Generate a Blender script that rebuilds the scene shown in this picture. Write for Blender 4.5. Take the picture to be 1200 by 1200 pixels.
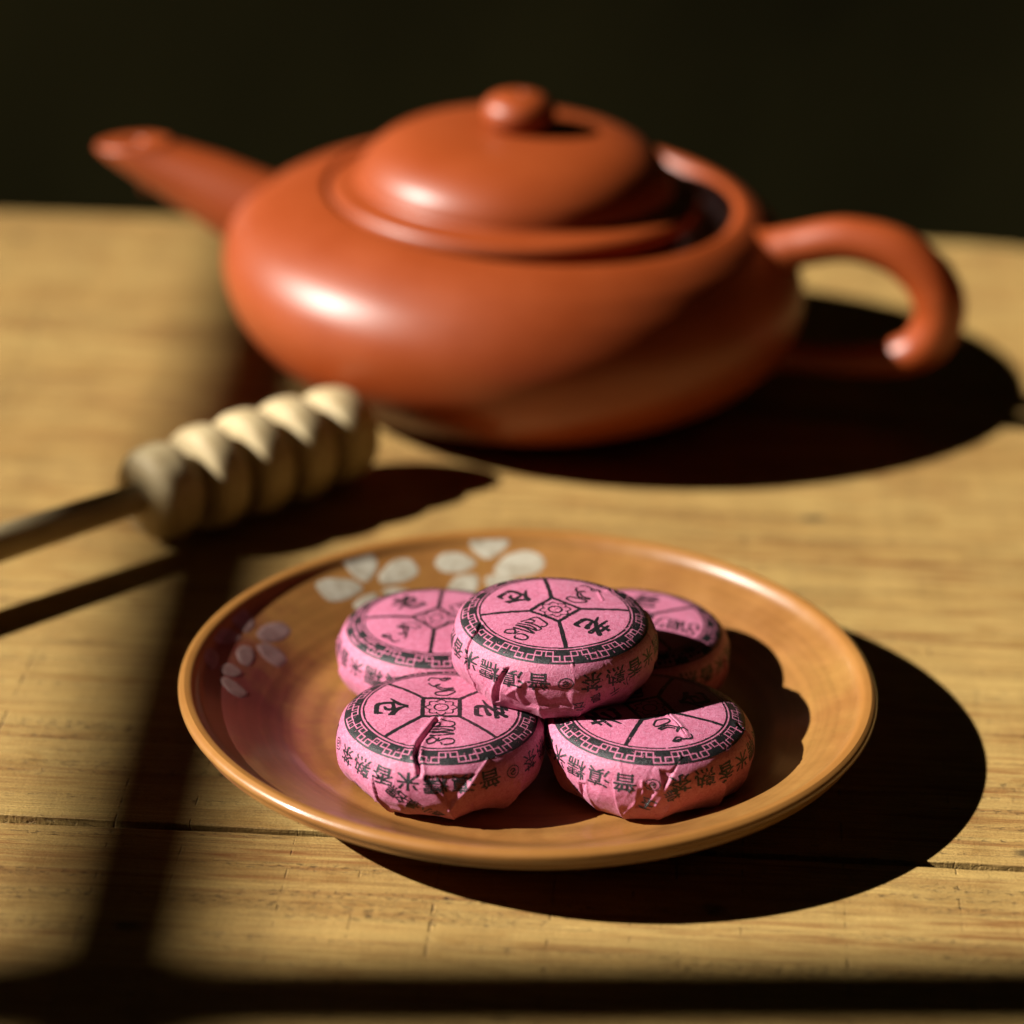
import bpy, bmesh, math, random
import numpy as np
from mathutils import Vector, Matrix

# ------------------------------------------------------------------ set-up
K = 0.00085                      # design millimetres -> metres
rng = np.random.default_rng(7)
random.seed(7)
scene = bpy.context.scene
col = scene.collection
for o in list(bpy.data.objects):
    bpy.data.objects.remove(o)

# ------------------------------------------------------------------ camera
CAM_C = np.array([-3.871, -508.056, 279.423])          # design mm
CAM_FW = np.array([0.0, 0.91139364, -0.41153569])
CAM_R = np.array([0.99978068, 0.00861855, 0.01908679])
CAM_U = np.array([-0.02094242, 0.41144544, 0.91119376])
CAM_F = 1200 * 100 / 36.0
cam = bpy.data.cameras.new('camera')
cam_o = bpy.data.objects.new('camera', cam)
col.objects.link(cam_o)
cam.lens = 100
cam.sensor_width = 36
cam.clip_start = 0.02
cam.clip_end = 50
m = Matrix.Identity(4)
for i in range(3):
    m[i][0] = CAM_R[i]; m[i][1] = CAM_U[i]; m[i][2] = -CAM_FW[i]; m[i][3] = CAM_C[i] * K
cam_o.matrix_world = m
cam.dof.use_dof = True
FOCUS = np.array([0.0, -30.0, 17.0])
cam.dof.focus_distance = float((FOCUS - CAM_C) @ CAM_FW) * K
cam.dof.aperture_fstop = 8.0
cam.dof.aperture_blades = 9
scene.camera = cam_o

# ------------------------------------------------------------------ world, sun, exposure
world = bpy.data.worlds.new('World')
scene.world = world
world.use_nodes = True
wb = world.node_tree.nodes['Background']
wb.inputs['Color'].default_value = (1.0, 0.92, 0.72, 1)
wb.inputs['Strength'].default_value = 0.002
SUN_EL = math.radians(33.0)
SUN_AZ = math.radians(7.0)      # light travels towards +x and a little away from the camera
sun = bpy.data.lights.new('sun', 'SUN')
sun.energy = 5.0
sun.angle = math.radians(0.55)
sun.color = (1.0, 0.955, 0.88)
sun_o = bpy.data.objects.new('sun', sun)
col.objects.link(sun_o)
sun_o.location = (-1.0, 0, 0.7)
sd = Vector((math.cos(SUN_EL) * math.cos(SUN_AZ), math.cos(SUN_EL) * math.sin(SUN_AZ), -math.sin(SUN_EL)))
sun_o.rotation_euler = sd.to_track_quat('-Z', 'Y').to_euler()

scene.view_settings.view_transform = 'Standard'
scene.view_settings.look = 'None'
scene.view_settings.exposure = 1.2
scene.view_settings.gamma = 1.0
scene.view_settings.use_curve_mapping = False
scene.render.engine = 'CYCLES'
scene.cycles.use_denoising = True
scene.cycles.max_bounces = 8
scene.cycles.diffuse_bounces = 4
scene.cycles.caustics_reflective = False
scene.cycles.caustics_refractive = False

# ------------------------------------------------------------------ helpers
def tag(o, label=None, cat=None, group=None, kind=None):
    if label: o['label'] = label
    if cat: o['category'] = cat
    if group: o['group'] = group
    if kind: o['kind'] = kind
    return o

def empty(name, loc=(0, 0, 0), rot=(0, 0, 0)):
    o = bpy.data.objects.new(name, None)
    o.empty_display_size = 0.01
    col.objects.link(o)
    o.location = [c * K for c in loc]
    o.rotation_euler = rot
    return o

def mesh_obj(name, verts, faces, mat, parent=None, smooth=True, loc=(0, 0, 0), rot=(0, 0, 0)):
    """verts in design mm"""
    me = bpy.data.meshes.new(name)
    v = np.asarray(verts, dtype=np.float64) * K
    if isinstance(faces, np.ndarray):
        n = faces.shape[1]
        me.vertices.add(len(v)); me.vertices.foreach_set('co', v.astype(np.float32).ravel())
        me.loops.add(faces.size); me.loops.foreach_set('vertex_index', faces.astype(np.int32).ravel())
        me.polygons.add(len(faces))
        me.polygons.foreach_set('loop_start', np.arange(0, faces.size, n, dtype=np.int32))
        me.update(calc_edges=True); me.validate()
    else:
        me.from_pydata([tuple(p) for p in v], [], faces)
        me.update()
    me.polygons.foreach_set('use_smooth', np.full(len(me.polygons), smooth, dtype=bool))
    me.materials.append(mat)
    o = bpy.data.objects.new(name, me)
    col.objects.link(o)
    o.location = [c * K for c in loc]
    o.rotation_euler = rot
    if parent: o.parent = parent
    return o

def catmull(pts, n=8, closed=False):
    pts = [np.asarray(p, float) for p in pts]
    out = []
    N = len(pts)
    for i in range(N if closed else N - 1):
        g = (lambda k: pts[k % N]) if closed else (lambda k: pts[min(max(k, 0), N - 1)])
        p0, p1, p2, p3 = g(i - 1), g(i), g(i + 1), g(i + 2)
        for j in range(n):
            t = j / n
            out.append(0.5 * ((2 * p1) + (p2 - p0) * t + (2 * p0 - 5 * p1 + 4 * p2 - p3) * t * t + (3 * p1 - p0 - 3 * p2 + p3) * t ** 3))
    if not closed: out.append(pts[-1])
    return np.array(out)

def lathe_arrays(prof, seg=128):
    """prof: (r,z) list from one axis end to the other"""
    prof = np.asarray(prof, float)
    a = np.linspace(0, 2 * np.pi, seg, endpoint=False)
    V = np.stack([prof[:, None, 0] * np.cos(a), prof[:, None, 0] * np.sin(a), np.repeat(prof[:, 1:2], seg, 1)], -1).reshape(-1, 3)
    F = []
    n = len(prof)
    idx = np.arange(n * seg).reshape(n, seg)
    A = idx[:-1]; B = idx[1:]
    F = np.stack([A, np.roll(A, -1, 1), np.roll(B, -1, 1), B], -1).reshape(-1, 4)
    return V, F

def tube_arrays(path, radii, seg=32, cap=True, squash=None):
    path = np.asarray(path, float); n = len(path)
    tan = np.gradient(path, axis=0); tan /= np.linalg.norm(tan, axis=1)[:, None]
    ref = np.array([0, 1.0, 0]) if abs(tan[0][1]) < 0.9 else np.array([1.0, 0, 0])
    V = []
    u = None
    for i in range(n):
        if u is None: u = np.cross(tan[i], ref)
        u = u - tan[i] * (u @ tan[i]); u /= np.linalg.norm(u)
        w = np.cross(tan[i], u)
        for a in np.linspace(0, 2 * np.pi, seg, endpoint=False):
            V.append(path[i] + radii[i] * (np.cos(a) * u + np.sin(a) * w))
    F = []
    for i in range(n - 1):
        for j in range(seg):
            F.append((i * seg + j, i * seg + (j + 1) % seg, (i + 1) * seg + (j + 1) % seg, (i + 1) * seg + j))
    if cap:
        F.append(tuple(range(seg))[::-1]); F.append(tuple(range((n - 1) * seg, n * seg)))
    return V, F

def pix_ray(px, py):
    return CAM_FW + (px - 600) / CAM_F * CAM_R + (600 - py) / CAM_F * CAM_U

def project(P):
    d = np.asarray(P, float) - CAM_C
    z = d @ CAM_FW
    return np.stack([600 + CAM_F * (d @ CAM_R) / z, 600 - CAM_F * (d @ CAM_U) / z], -1), z

# ------------------------------------------------------------------ material helpers
class NT:
    def __init__(self, name):
        self.m = bpy.data.materials.new(name); self.m.use_nodes = True
        self.t = self.m.node_tree; self.n = self.t.nodes; self.l = self.t.links
        self.b = self.n['Principled BSDF']
    def new(self, typ, **kw):
        x = self.n.new(typ)
        for k, v in kw.items(): setattr(x, k, v)
        return x
    def link(self, a, b): self.l.new(a, b)
    def coords(self, scale=(1, 1, 1), rot=(0, 0, 0), loc=(0, 0, 0)):
        if not hasattr(self, 'tc'): self.tc = self.new('ShaderNodeTexCoord')
        mp = self.new('ShaderNodeMapping')
        mp.inputs['Scale'].default_value = [s / K for s in scale]
        mp.inputs['Rotation'].default_value = rot
        mp.inputs['Location'].default_value = loc
        self.link(self.tc.outputs['Object'], mp.inputs['Vector'])
        return mp.outputs['Vector']
    def noise(self, vec, scale=1.0, detail=4, rough=0.55, dist=0.0):
        x = self.new('ShaderNodeTexNoise')
        x.inputs['Scale'].default_value = scale; x.inputs['Detail'].default_value = detail
        x.inputs['Roughness'].default_value = rough; x.inputs['Distortion'].default_value = dist
        self.link(vec, x.inputs['Vector'])
        return x.outputs['Fac']
    def ramp(self, fac, stops, interp='LINEAR'):
        r = self.new('ShaderNodeValToRGB'); e = r.color_ramp.elements
        r.color_ramp.interpolation = interp
        while len(e) < len(stops): e.new(0.5)
        for i, (p, c) in enumerate(stops):
            e[i].position = p; e[i].color = (*c, 1) if len(c) == 3 else c
        self.link(fac, r.inputs['Fac'])
        return r.outputs['Color']
    def mix(self, a, b, fac, mode='MIX'):
        x = self.new('ShaderNodeMix', data_type='RGBA', blend_type=mode)
        for s, v in ((x.inputs[6], a), (x.inputs[7], b), (x.inputs[0], fac)):
            if isinstance(v, (int, float)): s.default_value = v
            elif isinstance(v, tuple): s.default_value = (*v, 1) if len(v) == 3 else v
            else: self.link(v, s)
        return x.outputs[2]
    def math(self, op, a, b=0.0, clamp=False):
        x = self.new('ShaderNodeMath', operation=op, use_clamp=clamp)
        for s, v in ((x.inputs[0], a), (x.inputs[1], b)):
            if isinstance(v, (int, float)): s.default_value = v
            else: self.link(v, s)
        return x.outputs[0]
    def bump(self, h, dist_mm, strength=1.0, normal=None):
        x = self.new('ShaderNodeBump')
        x.inputs['Strength'].default_value = strength
        x.inputs['Distance'].default_value = dist_mm * K
        self.link(h, x.inputs['Height'])
        if normal is not None: self.link(normal, x.inputs['Normal'])
        return x.outputs['Normal']
    def set(self, **kw):
        for k, v in kw.items():
            s = self.b.inputs[k.replace('_', ' ')]
            if isinstance(v, (int, float)): s.default_value = v
            elif isinstance(v, tuple): s.default_value = (*v, 1) if len(v) == 3 else v
            else: self.link(v, s)
        return self.m

def G(v): return (v, v, v)

def mat_table():
    t = NT('oiled_plank_wood')
    broad = t.noise(t.coords((.004, .040, .05)), 1, 5, .6, .5)
    fib = t.noise(t.coords((.013, .75, .5)), 1, 6, .62, .25)
    fine = t.noise(t.coords((.055, 3.0, 1)), 1, 4, .65)
    grit = t.noise(t.coords((1.7, 2.6, 1), loc=(2, 1, 5)), 1, 3, .7)
    c = t.ramp(broad, [(.28, (.235, .125, .039)), (.43, (.335, .207, .070)), (.58, (.405, .270, .098)), (.75, (.310, .182, .060))])
    c = t.mix(c, t.ramp(fib, [(.30, (.165, .075, .022)), (.46, (.320, .195, .068)), (.62, (.420, .285, .108))]), .38)
    mot = t.noise(t.coords((.05, .13, .1), loc=(7, 7, 2)), 1, 5, .65, .6)
    c = t.mix(c, t.ramp(mot, [(.32, (.72, .62, .52)), (.5, (1, 1, 1)), (.68, (1.12, 1.13, 1.1))]), .7, 'MULTIPLY')
    c = t.mix(c, t.ramp(fine, [(.30, G(.46)), (.60, G(1.10))]), .62, 'MULTIPLY')
    c = t.mix(c, t.ramp(grit, [(.30, G(.58)), (.62, G(1.18))]), .7, 'MULTIPLY')
    # reddish flecks along the grain, gathered in rows
    fl = t.noise(t.coords((.030, .60, .4), loc=(3, 9, 1)), 1, 5, .7)
    flz = t.ramp(t.noise(t.coords((.006, .07, .1), loc=(6, 3, 0)), 1, 3, .5), [(.42, G(.15)), (.62, G(1))])
    c = t.mix(c, (.165, .062, .018), t.math('MULTIPLY', t.math('MULTIPLY', t.ramp(fl, [(.49, G(0)), (.64, G(1))]), flz), .95))
    # faint sawn cross bands
    saw = t.noise(t.coords((.09, .006, .01)), 1, 3, .6)
    saw2 = t.noise(t.coords((.4, .02, .01), loc=(5, 2, 0)), 1, 3, .7)
    c = t.mix(c, t.ramp(saw, [(.33, G(.80)), (.62, G(1.08))]), .38, 'MULTIPLY')
    c = t.mix(c, t.ramp(saw2, [(.32, G(.80)), (.46, G(1.03))]), .25, 'MULTIPLY')
    # pores: short dark dashes
    po = t.noise(t.coords((.50, 2.4, 1), loc=(1, 4, 0)), 1, 3, .6)
    zone = t.noise(t.coords((.010, .26, .1), loc=(8, 1, 0)), 1, 3, .5)
    pm = t.math('MULTIPLY', t.ramp(po, [(.56, G(0)), (.66, G(1))]), t.ramp(zone, [(.52, G(0.04)), (.64, G(1))]))
    c = t.mix(c, (0.03465, 0.01764, 0.00756), t.math('MULTIPLY', pm, .8))
    # hairline checks across the grain
    ck = t.noise(t.coords((.05, .0009, .01), loc=(2, 7, 0)), 1, 0, .5)
    ckm = t.ramp(t.math('ABSOLUTE', t.math('SUBTRACT', ck, .5)), [(.0, G(1)), (.006, G(0))])
    ckz = t.ramp(t.noise(t.coords((.05, .22, .1), loc=(4, 4, 0)), 1, 4, .6), [(.50, G(0)), (.60, G(1))])
    ckm = t.math('MULTIPLY', ckm, ckz)
    c = t.mix(c, (.06, .03, .012), t.math('MULTIPLY', ckm, .75))
    # dark ink-like stains and knots
    vo = t.new('ShaderNodeTexVoronoi'); vo.inputs['Scale'].default_value = 1
    t.link(t.coords((.019, .034, .02), loc=(.37, .45, 0)), vo.inputs['Vector'])
    wob = t.noise(t.coords((.16, .3, .2)), 1, 3, .6)
    kn = t.math('ADD', vo.outputs['Distance'], t.math('MULTIPLY', wob, .10))
    c = t.mix(c, (0.02835, 0.02205, 0.01386), t.math('MULTIPLY', t.ramp(kn, [(.09, G(1)), (.125, G(0))]), .75))
    c = t.mix(c, (1.10, 1.08, .96), 1.0, 'MULTIPLY')
    h = t.math('ADD', t.math('MULTIPLY', fine, .5), t.math('MULTIPLY', fib, .6))
    h = t.math('SUBTRACT', h, t.math('MULTIPLY', pm, .9))
    h = t.math('ADD', h, t.math('MULTIPLY', saw2, .22))
    h = t.math('ADD', h, t.math('MULTIPLY', grit, .45))
    h = t.math('SUBTRACT', h, t.math('MULTIPLY', ckm, .8))
    r = t.ramp(fib, [(.3, G(.62)), (.7, G(.48))])
    return t.set(Base_Color=c, Roughness=r, Specular_IOR_Level=.28, Normal=t.bump(h, .34, .95))

def mat_clay():
    t = NT('red_clay')
    n = t.noise(t.coords((.05, .05, .05)), 1, 4, .5)
    g = t.noise(t.coords((1.3, 1.3, 2.0)), 1, 4, .65)
    tool = t.noise(t.coords((.02, .02, .55)), 1, 3, .6)
    c = t.ramp(n, [(.3, (.228, .0375, .0056)), (.7, (.262, .046, .0072))])
    c = t.mix(c, t.ramp(g, [(.3, G(.84)), (.7, G(1.1))]), .8, 'MULTIPLY')
    h = t.math('ADD', t.math('MULTIPLY', g, .35), t.math('MULTIPLY', tool, .9))
    return t.set(Base_Color=c, Roughness=t.ramp(n, [(.3, G(.40)), (.7, G(.47))]), Specular_IOR_Level=.5, Normal=t.bump(h, .12, .5))

def mat_glaze():
    t = NT('amber_glaze')
    n = t.noise(t.coords((.03, .03, .03)), 1, 5, .6, .8)
    n2 = t.noise(t.coords((.16, .16, .16)), 1, 4, .6, .4)
    sp = t.noise(t.coords((1.5, 1.5, 1.5)), 1, 3, .6)
    c = t.ramp(n, [(.28, (.178, .068, .016)), (.5, (.240, .106, .027)), (.72, (.272, .136, .034))])
    c = t.mix(c, t.ramp(n2, [(.3, G(.86)), (.7, G(1.1))]), .7, 'MULTIPLY')
    c = t.mix(c, t.ramp(sp, [(.28, G(.72)), (.45, G(1.0))]), .45, 'MULTIPLY')
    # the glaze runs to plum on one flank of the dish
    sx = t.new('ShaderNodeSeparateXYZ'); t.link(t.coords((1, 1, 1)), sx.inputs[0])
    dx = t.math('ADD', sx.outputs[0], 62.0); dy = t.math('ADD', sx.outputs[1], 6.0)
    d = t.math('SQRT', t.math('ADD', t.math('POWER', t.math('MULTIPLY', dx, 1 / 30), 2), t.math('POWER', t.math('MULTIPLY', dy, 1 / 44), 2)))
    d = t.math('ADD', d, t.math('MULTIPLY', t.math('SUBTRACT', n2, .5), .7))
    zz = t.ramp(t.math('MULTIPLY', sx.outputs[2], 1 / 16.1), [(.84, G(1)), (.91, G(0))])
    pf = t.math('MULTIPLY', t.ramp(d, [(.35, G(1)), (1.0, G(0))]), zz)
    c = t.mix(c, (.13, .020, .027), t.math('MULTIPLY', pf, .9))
    # turning rings left by the wheel
    rad = t.math('SQRT', t.math('ADD', t.math('POWER', sx.outputs[0], 2), t.math('POWER', sx.outputs[1], 2)))
    rings = t.new('ShaderNodeTexNoise'); rings.noise_dimensions = '1D'
    rings.inputs['Scale'].default_value = .33; rings.inputs['Detail'].default_value = 4
    t.link(t.math('ADD', rad, t.math('MULTIPLY', n, 2.5)), rings.inputs['W'])
    c = t.mix(c, t.ramp(rings.outputs['Fac'], [(.30, G(.76)), (.62, G(1.12))]), .7, 'MULTIPLY')
    # bare amber edge
    edge = t.ramp(t.math('MULTIPLY', sx.outputs[2], 1 / 16.1), [(.88, G(0)), (.96, G(1))])
    c = t.mix(c, (0.315, 0.1323, 0.02835), t.math('MULTIPLY', edge, .6))
    ro = t.ramp(n2, [(.3, G(.32)), (.7, G(.42))])
    h = t.math('ADD', t.math('MULTIPLY', n2, .6), t.math('MULTIPLY', sp, .2))
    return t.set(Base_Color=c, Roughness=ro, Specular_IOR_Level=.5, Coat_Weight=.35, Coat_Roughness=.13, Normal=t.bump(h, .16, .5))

def mat_blossom():
    t = NT('cream_slip')
    n = t.noise(t.coords((.35, .35, .35)), 1, 4, .6)
    c = t.ramp(n, [(.3, (.255, .215, .150)), (.65, (.40, .365, .285))])
    return t.set(Base_Color=c, Roughness=.36, Specular_IOR_Level=.5)

def mat_blossom_shaded():
    t = NT('shaded_pink_slip')  # darker copy of the blossom slip: the left slope's shade painted in
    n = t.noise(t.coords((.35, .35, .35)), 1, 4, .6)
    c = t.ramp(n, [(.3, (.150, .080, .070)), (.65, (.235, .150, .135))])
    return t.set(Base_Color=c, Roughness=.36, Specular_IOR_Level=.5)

def mat_paper():
    t = NT('pink_tissue_paper')
    n = t.noise(t.coords((.09, .09, .09)), 1, 4, .6)
    f = t.noise(t.coords((1.6, 1.6, 1.6)), 1, 4, .7, 1.2)
    g = t.noise(t.coords((5, 5, 5)), 1, 2, .6)
    c = t.ramp(n, [(.3, (.460, .116, .200)), (.7, (.505, .146, .244))])
    c = t.mix(c, t.ramp(f, [(.34, (.74, .56, .62)), (.5, (1, 1, 1)), (.66, (1.10, 1.55, 1.42))]), .95, 'MULTIPLY')
    h = t.math('ADD', t.math('MULTIPLY', f, .8), t.math('MULTIPLY', g, .5))
    return t.set(Base_Color=c, Roughness=.46, Specular_IOR_Level=.45, Sheen_Weight=.06, Normal=t.bump(h, .22, .85))

def mat_ink():
    t = NT('black_printing_ink')
    f = t.noise(t.coords((2.2, 2.2, 2.2)), 1, 4, .7, .6)
    g = t.noise(t.coords((6, 6, 6)), 1, 2, .6)
    c = t.ramp(f, [(.35, (.0055, .0055, .006)), (.60, (.009, .009, .010)), (.80, (.09, .03, .045))])
    h = t.math('ADD', t.math('MULTIPLY', f, .8), t.math('MULTIPLY', g, .6))
    return t.set(Base_Color=c, Roughness=.46, Specular_IOR_Level=.5, Normal=t.bump(h, .16, .9))

def mat_dipper():
    t = NT('pale_turned_wood')
    n = t.noise(t.coords((.25, .25, .035)), 1, 5, .6, .4)
    f = t.noise(t.coords((1.6, 1.6, .12)), 1, 3, .6)
    c = t.ramp(n, [(.3, (.36, .26, .125)), (.6, (.46, .36, .195)), (.8, (.40, .30, .15))])
    c = t.mix(c, t.ramp(f, [(.3, G(.78)), (.6, G(1.05))]), .6, 'MULTIPLY')
    return t.set(Base_Color=c, Roughness=.6, Specular_IOR_Level=.3, Normal=t.bump(f, .1, .5))

def mat_wall():
    t = NT('dark_olive_plaster')
    n = t.noise(t.coords((.004, .004, .0022)), 1, 4, .55, .4)
    c = t.ramp(n, [(.3, (.10, .085, .036)), (.7, (.30, .265, .095))])
    return t.set(Base_Color=c, Roughness=.95, Specular_IOR_Level=.1)

def mat_shadow_slat():
    t = NT('dark_shadow_slat_wood')  # wood of the added out-of-view slats that cast the shadow strips
    n = t.noise(t.coords((.05, .05, .6)), 1, 4, .6)
    return t.set(Base_Color=t.ramp(n, [(.3, (.05, .03, .018)), (.7, (.09, .055, .03))]), Roughness=.7)

M = dict(table=mat_table(), clay=mat_clay(), glaze=mat_glaze(), blossom=mat_blossom(), shaded=mat_blossom_shaded(), paper=mat_paper(),
         ink=mat_ink(), dipper=mat_dipper(), wall=mat_wall(), slat_wood=mat_shadow_slat())

# ------------------------------------------------------------------ setting: wall behind
wall = mesh_obj('wall', [(-2600, 0, -1400), (2600, 0, -1400), (2600, 0, 1800), (-2600, 0, 1800),
                         (-2600, 60, -1400), (2600, 60, -1400), (2600, 60, 1800), (-2600, 60, 1800)],
                [(0, 1, 2, 3), (7, 6, 5, 4), (4, 5, 1, 0), (3, 2, 6, 7), (0, 3, 7, 4), (1, 5, 6, 2)],
                M['wall'], smooth=False, loc=(0, 760, 0), rot=(0, 0, SUN_AZ - math.radians(.6)))   # runs almost parallel to the light, which only grazes it
tag(wall, kind='structure')

# ------------------------------------------------------------------ table
TROT = math.radians(-3.15)
table = tag(empty('wooden_table', (0, -42, -22), (0, 0, TROT)),
            'weathered golden brown plank table with a dark joint, under the teapot', 'table')

def plank(outline, depth=22, bev=1.2):
    bm = bmesh.new()
    vs = [bm.verts.new((x * K, y * K, depth * K)) for x, y in outline]
    f = bm.faces.new(vs)
    bm.normal_update()
    if f.normal.z < 0: f.normal_flip()
    top_edges = list(f.edges)
    r = bmesh.ops.extrude_face_region(bm, geom=[f])
    newv = [e for e in r['geom'] if isinstance(e, bmesh.types.BMVert)]
    for v in newv: v.co.z = 0
    # original face stayed on top as f or moved; rebuild normals and bevel every edge at the top rim
    bmesh.ops.recalc_face_normals(bm, faces=bm.faces[:])
    te = [e for e in bm.edges if all(abs(v.co.z - depth * K) < 1e-7 for v in e.verts) and len(e.link_faces) == 2]
    bmesh.ops.bevel(bm, geom=te, offset=bev * K, segments=3, profile=0.5, affect='EDGES', clamp_overlap=True)
    me = bpy.data.meshes.new('plank'); bm.to_mesh(me); bm.free()
    for p in me.polygons: p.use_smooth = False
    me.materials.append(M['table'])
    o = bpy.data.objects.new('plank', me); col.objects.link(o); o.parent = table
    return o

def jitter_line(x0, x1, y, amp, step, seed):
    r = np.random.default_rng(seed)
    xs = np.arange(x0, x1 + .1, step)
    w = np.cumsum(r.normal(0, 1, len(xs))); w -= np.linspace(w[0], w[-1], len(xs)); w /= max(1e-6, np.abs(w).max())
    return [(x, y + amp * a + r.normal(0, amp * .12)) for x, a in zip(xs, w)]

near = jitter_line(-420, 300, 1.1, .45, 6, 3)
far = [(300, 150), (285, 220), (258, 275), (224, 312), (190, 337), (158, 353.5), (125, 363.5), (90, 366.5), (40, 366), (-30, 364), (-150, 360.5), (-420, 356)]
plank(near + [tuple(p) for p in catmull(far, 5)], bev=.28)
near2 = jitter_line(-420, 300, -1.1, .5, 6, 5)
plank([(-420, -230), (300, -230)] + near2[::-1], bev=.28)

# ------------------------------------------------------------------ unseen crossing slats, added to cast the shadow strips on the table
TZ = 980.0
SHX = TZ / math.tan(SUN_EL) * math.cos(SUN_AZ); SHY = TZ / math.tan(SUN_EL) * math.sin(SUN_AZ)
shadow_grid = tag(empty('shadow_slats', (-72 - SHX, -96.8 - SHY, TZ)), 'unseen crossing wooden slats added above to cast shadow strips on the table', 'shadow_slats')
def slat(name, cx, cy, lx, ly, lz, rz=0.0, z=0.0):
    bm = bmesh.new()
    bmesh.ops.create_cube(bm, size=1)
    for v in bm.verts:
        v.co.x *= lx * K; v.co.y *= ly * K; v.co.z *= lz * K
    bmesh.ops.bevel(bm, geom=bm.edges[:], offset=1.2 * K, segments=2, affect='EDGES')
    me = bpy.data.meshes.new(name); bm.to_mesh(me); bm.free(); me.materials.append(M['slat_wood'])
    o = bpy.data.objects.new(name, me); col.objects.link(o); o.parent = shadow_grid
    o.location = (cx * K, cy * K, z * K); o.rotation_euler = (0, 0, rz)
slat('slat', 0, 190, 35, 620, 5)
slat('slat', 75, 3, 480, 25, 5, math.radians(2.4), 4.6)
slat('end_rail', -166, 190, 24, 620, 22, 0, -3)
slat('end_rail', 75, -120, 480, 24, 22, 0, 15)

# ------------------------------------------------------------------ dish
dish_prof_top = [(0, 5.0), (30, 5.0), (42, 5.05), (46.2, 5.3), (48.4, 6.0), (50.4, 7.1), (53, 8.7), (59, 12.25), (62.6, 14.2), (64.8, 15.5), (66.0, 16.9), (66.9, 17.65), (68.1, 17.9)]
dish_prof_bot = [(68.1, 17.9), (69.1, 17.2), (69.3, 16.1), (68.8, 15.1), (68.1, 14.6), (68.0, 14.0), (67.6, 13.1), (65, 11.4), (57, 7.6), (48, 3.8), (45, 1.8), (44.4, 0.25), (43.6, 0), (41.6, 0), (40.8, .5), (40.2, 1.9), (0, 1.9)]
pt = catmull(dish_prof_top, 8)
pb = catmull(dish_prof_bot, 8)
for q_ in (pt, pb):
    q_[:, 0] *= 1.005; q_[:, 1] *= .894
DISH = np.concatenate([pt, pb[1:]])
DISH_Y = -2.4
dish = tag(empty('dish', (0, DISH_Y, 0)), 'round amber glazed ceramic dish with white blossoms holding the pink packets', 'dish')
V, F = lathe_arrays(DISH, 192)
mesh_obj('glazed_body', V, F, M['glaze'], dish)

_tr = pt[:, 0]; _tz = pt[:, 1]
def dish_z(r): return np.interp(r, _tr, _tz)
def dish_hit(px, py):
    """point of the dish's inner slope seen at a photo pixel, in dish coordinates"""
    d = pix_ray(px, py); C0 = CAM_C - np.array([0, DISH_Y, 0])
    t = np.linspace((24 - C0[2]) / d[2], (4 - C0[2]) / d[2], 900)
    P = C0 + t[:, None] * d
    r = np.hypot(P[:, 0], P[:, 1])
    g = np.where(r < 68, P[:, 2] - dish_z(np.minimum(r, 68)), 1)
    hit = np.nonzero(g < 0)[0]
    q = P[hit[0]] if len(hit) else P[np.argmin(np.abs(P[:, 2] - 14))]
    rr = np.hypot(q[0], q[1])
    if rr > 65.9: q = q * np.array([65.9 / rr, 65.9 / rr, 1])
    return q

def chaikin(p, n=3):
    p = np.asarray(p, float)
    for _ in range(n):
        q = np.roll(p, -1, 0)
        p = np.stack([p * .8 + q * .2, p * .2 + q * .8], 1).reshape(-1, 2)
    return p

def blossom(petals, sc, ox, oy, mat='blossom'):
    V = []; F = []
    for pl in petals:
        pl = [(ox + x * sc, oy + y * sc) for x, y in pl]
        pl = chaikin(pl)
        W = np.array([dish_hit(*p) for p in pl])
        cx = W[:, :2].mean(0); W[:, :2] = cx + (W[:, :2] - cx) * 1.14
        rings = 6; b = len(V); n = len(W)
        for k in range(rings + 1):
            q = cx + (W[:, :2] - cx) * (k / rings)
            for x, y in q:
                V.append((x, y, dish_z(min(np.hypot(x, y), 68)) + .09 - (.10 if k == rings else 0)))
        for k in range(rings):
            for j in range(n):
                F.append((b + k * n + j, b + k * n + (j + 1) % n, b + (k + 1) * n + (j + 1) % n, b + (k + 1) * n + j))
    # faces upward
    o = mesh_obj('painted_blossom', V, F, M[mat], dish)
    bm = bmesh.new(); bm.from_mesh(o.data)
    bmesh.ops.remove_doubles(bm, verts=bm.verts[:], dist=1e-7)
    for f in bm.faces:
        f.normal_update()
        if f.normal.z < 0: f.normal_flip()
    bm.to_mesh(o.data); bm.free()
    return o
blossom([[(312, 92), (395, 78), (475, 90), (493, 140), (390, 212), (312, 152)],
         [(432, 258), (490, 190), (590, 167), (655, 195), (672, 232), (640, 272), (560, 292), (460, 292)],
         [(130, 230), (165, 182), (255, 177), (335, 225), (270, 270), (170, 270)],
         [(190, 370), (230, 300), (330, 285), (345, 330), (310, 395), (240, 412)],
         [(378, 305), (430, 290), (520, 308), (570, 340), (510, 390), (425, 390)]], 280 / 1200, 480, 607)
blossom([[(520, 130), (570, 112), (615, 130), (632, 165), (600, 215), (555, 190)],
         [(638, 195), (680, 150), (732, 145), (757, 185), (720, 210), (650, 220)],
         [(443, 222), (480, 205), (555, 210), (587, 235), (540, 265), (485, 272)],
         [(555, 285), (595, 255), (632, 250), (628, 280), (590, 305)],
         [(642, 240), (690, 232), (730, 240), (745, 262), (690, 268)]], 460 / 1200, 200, 600)
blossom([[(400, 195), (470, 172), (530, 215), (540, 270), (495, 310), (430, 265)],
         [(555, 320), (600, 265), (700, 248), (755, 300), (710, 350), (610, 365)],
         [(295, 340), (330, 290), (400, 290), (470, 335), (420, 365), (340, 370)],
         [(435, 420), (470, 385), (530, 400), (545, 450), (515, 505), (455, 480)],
         [(555, 390), (610, 370), (690, 410), (735, 470), (680, 510), (600, 455)]], .2, 190, 680, 'shaded')
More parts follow.
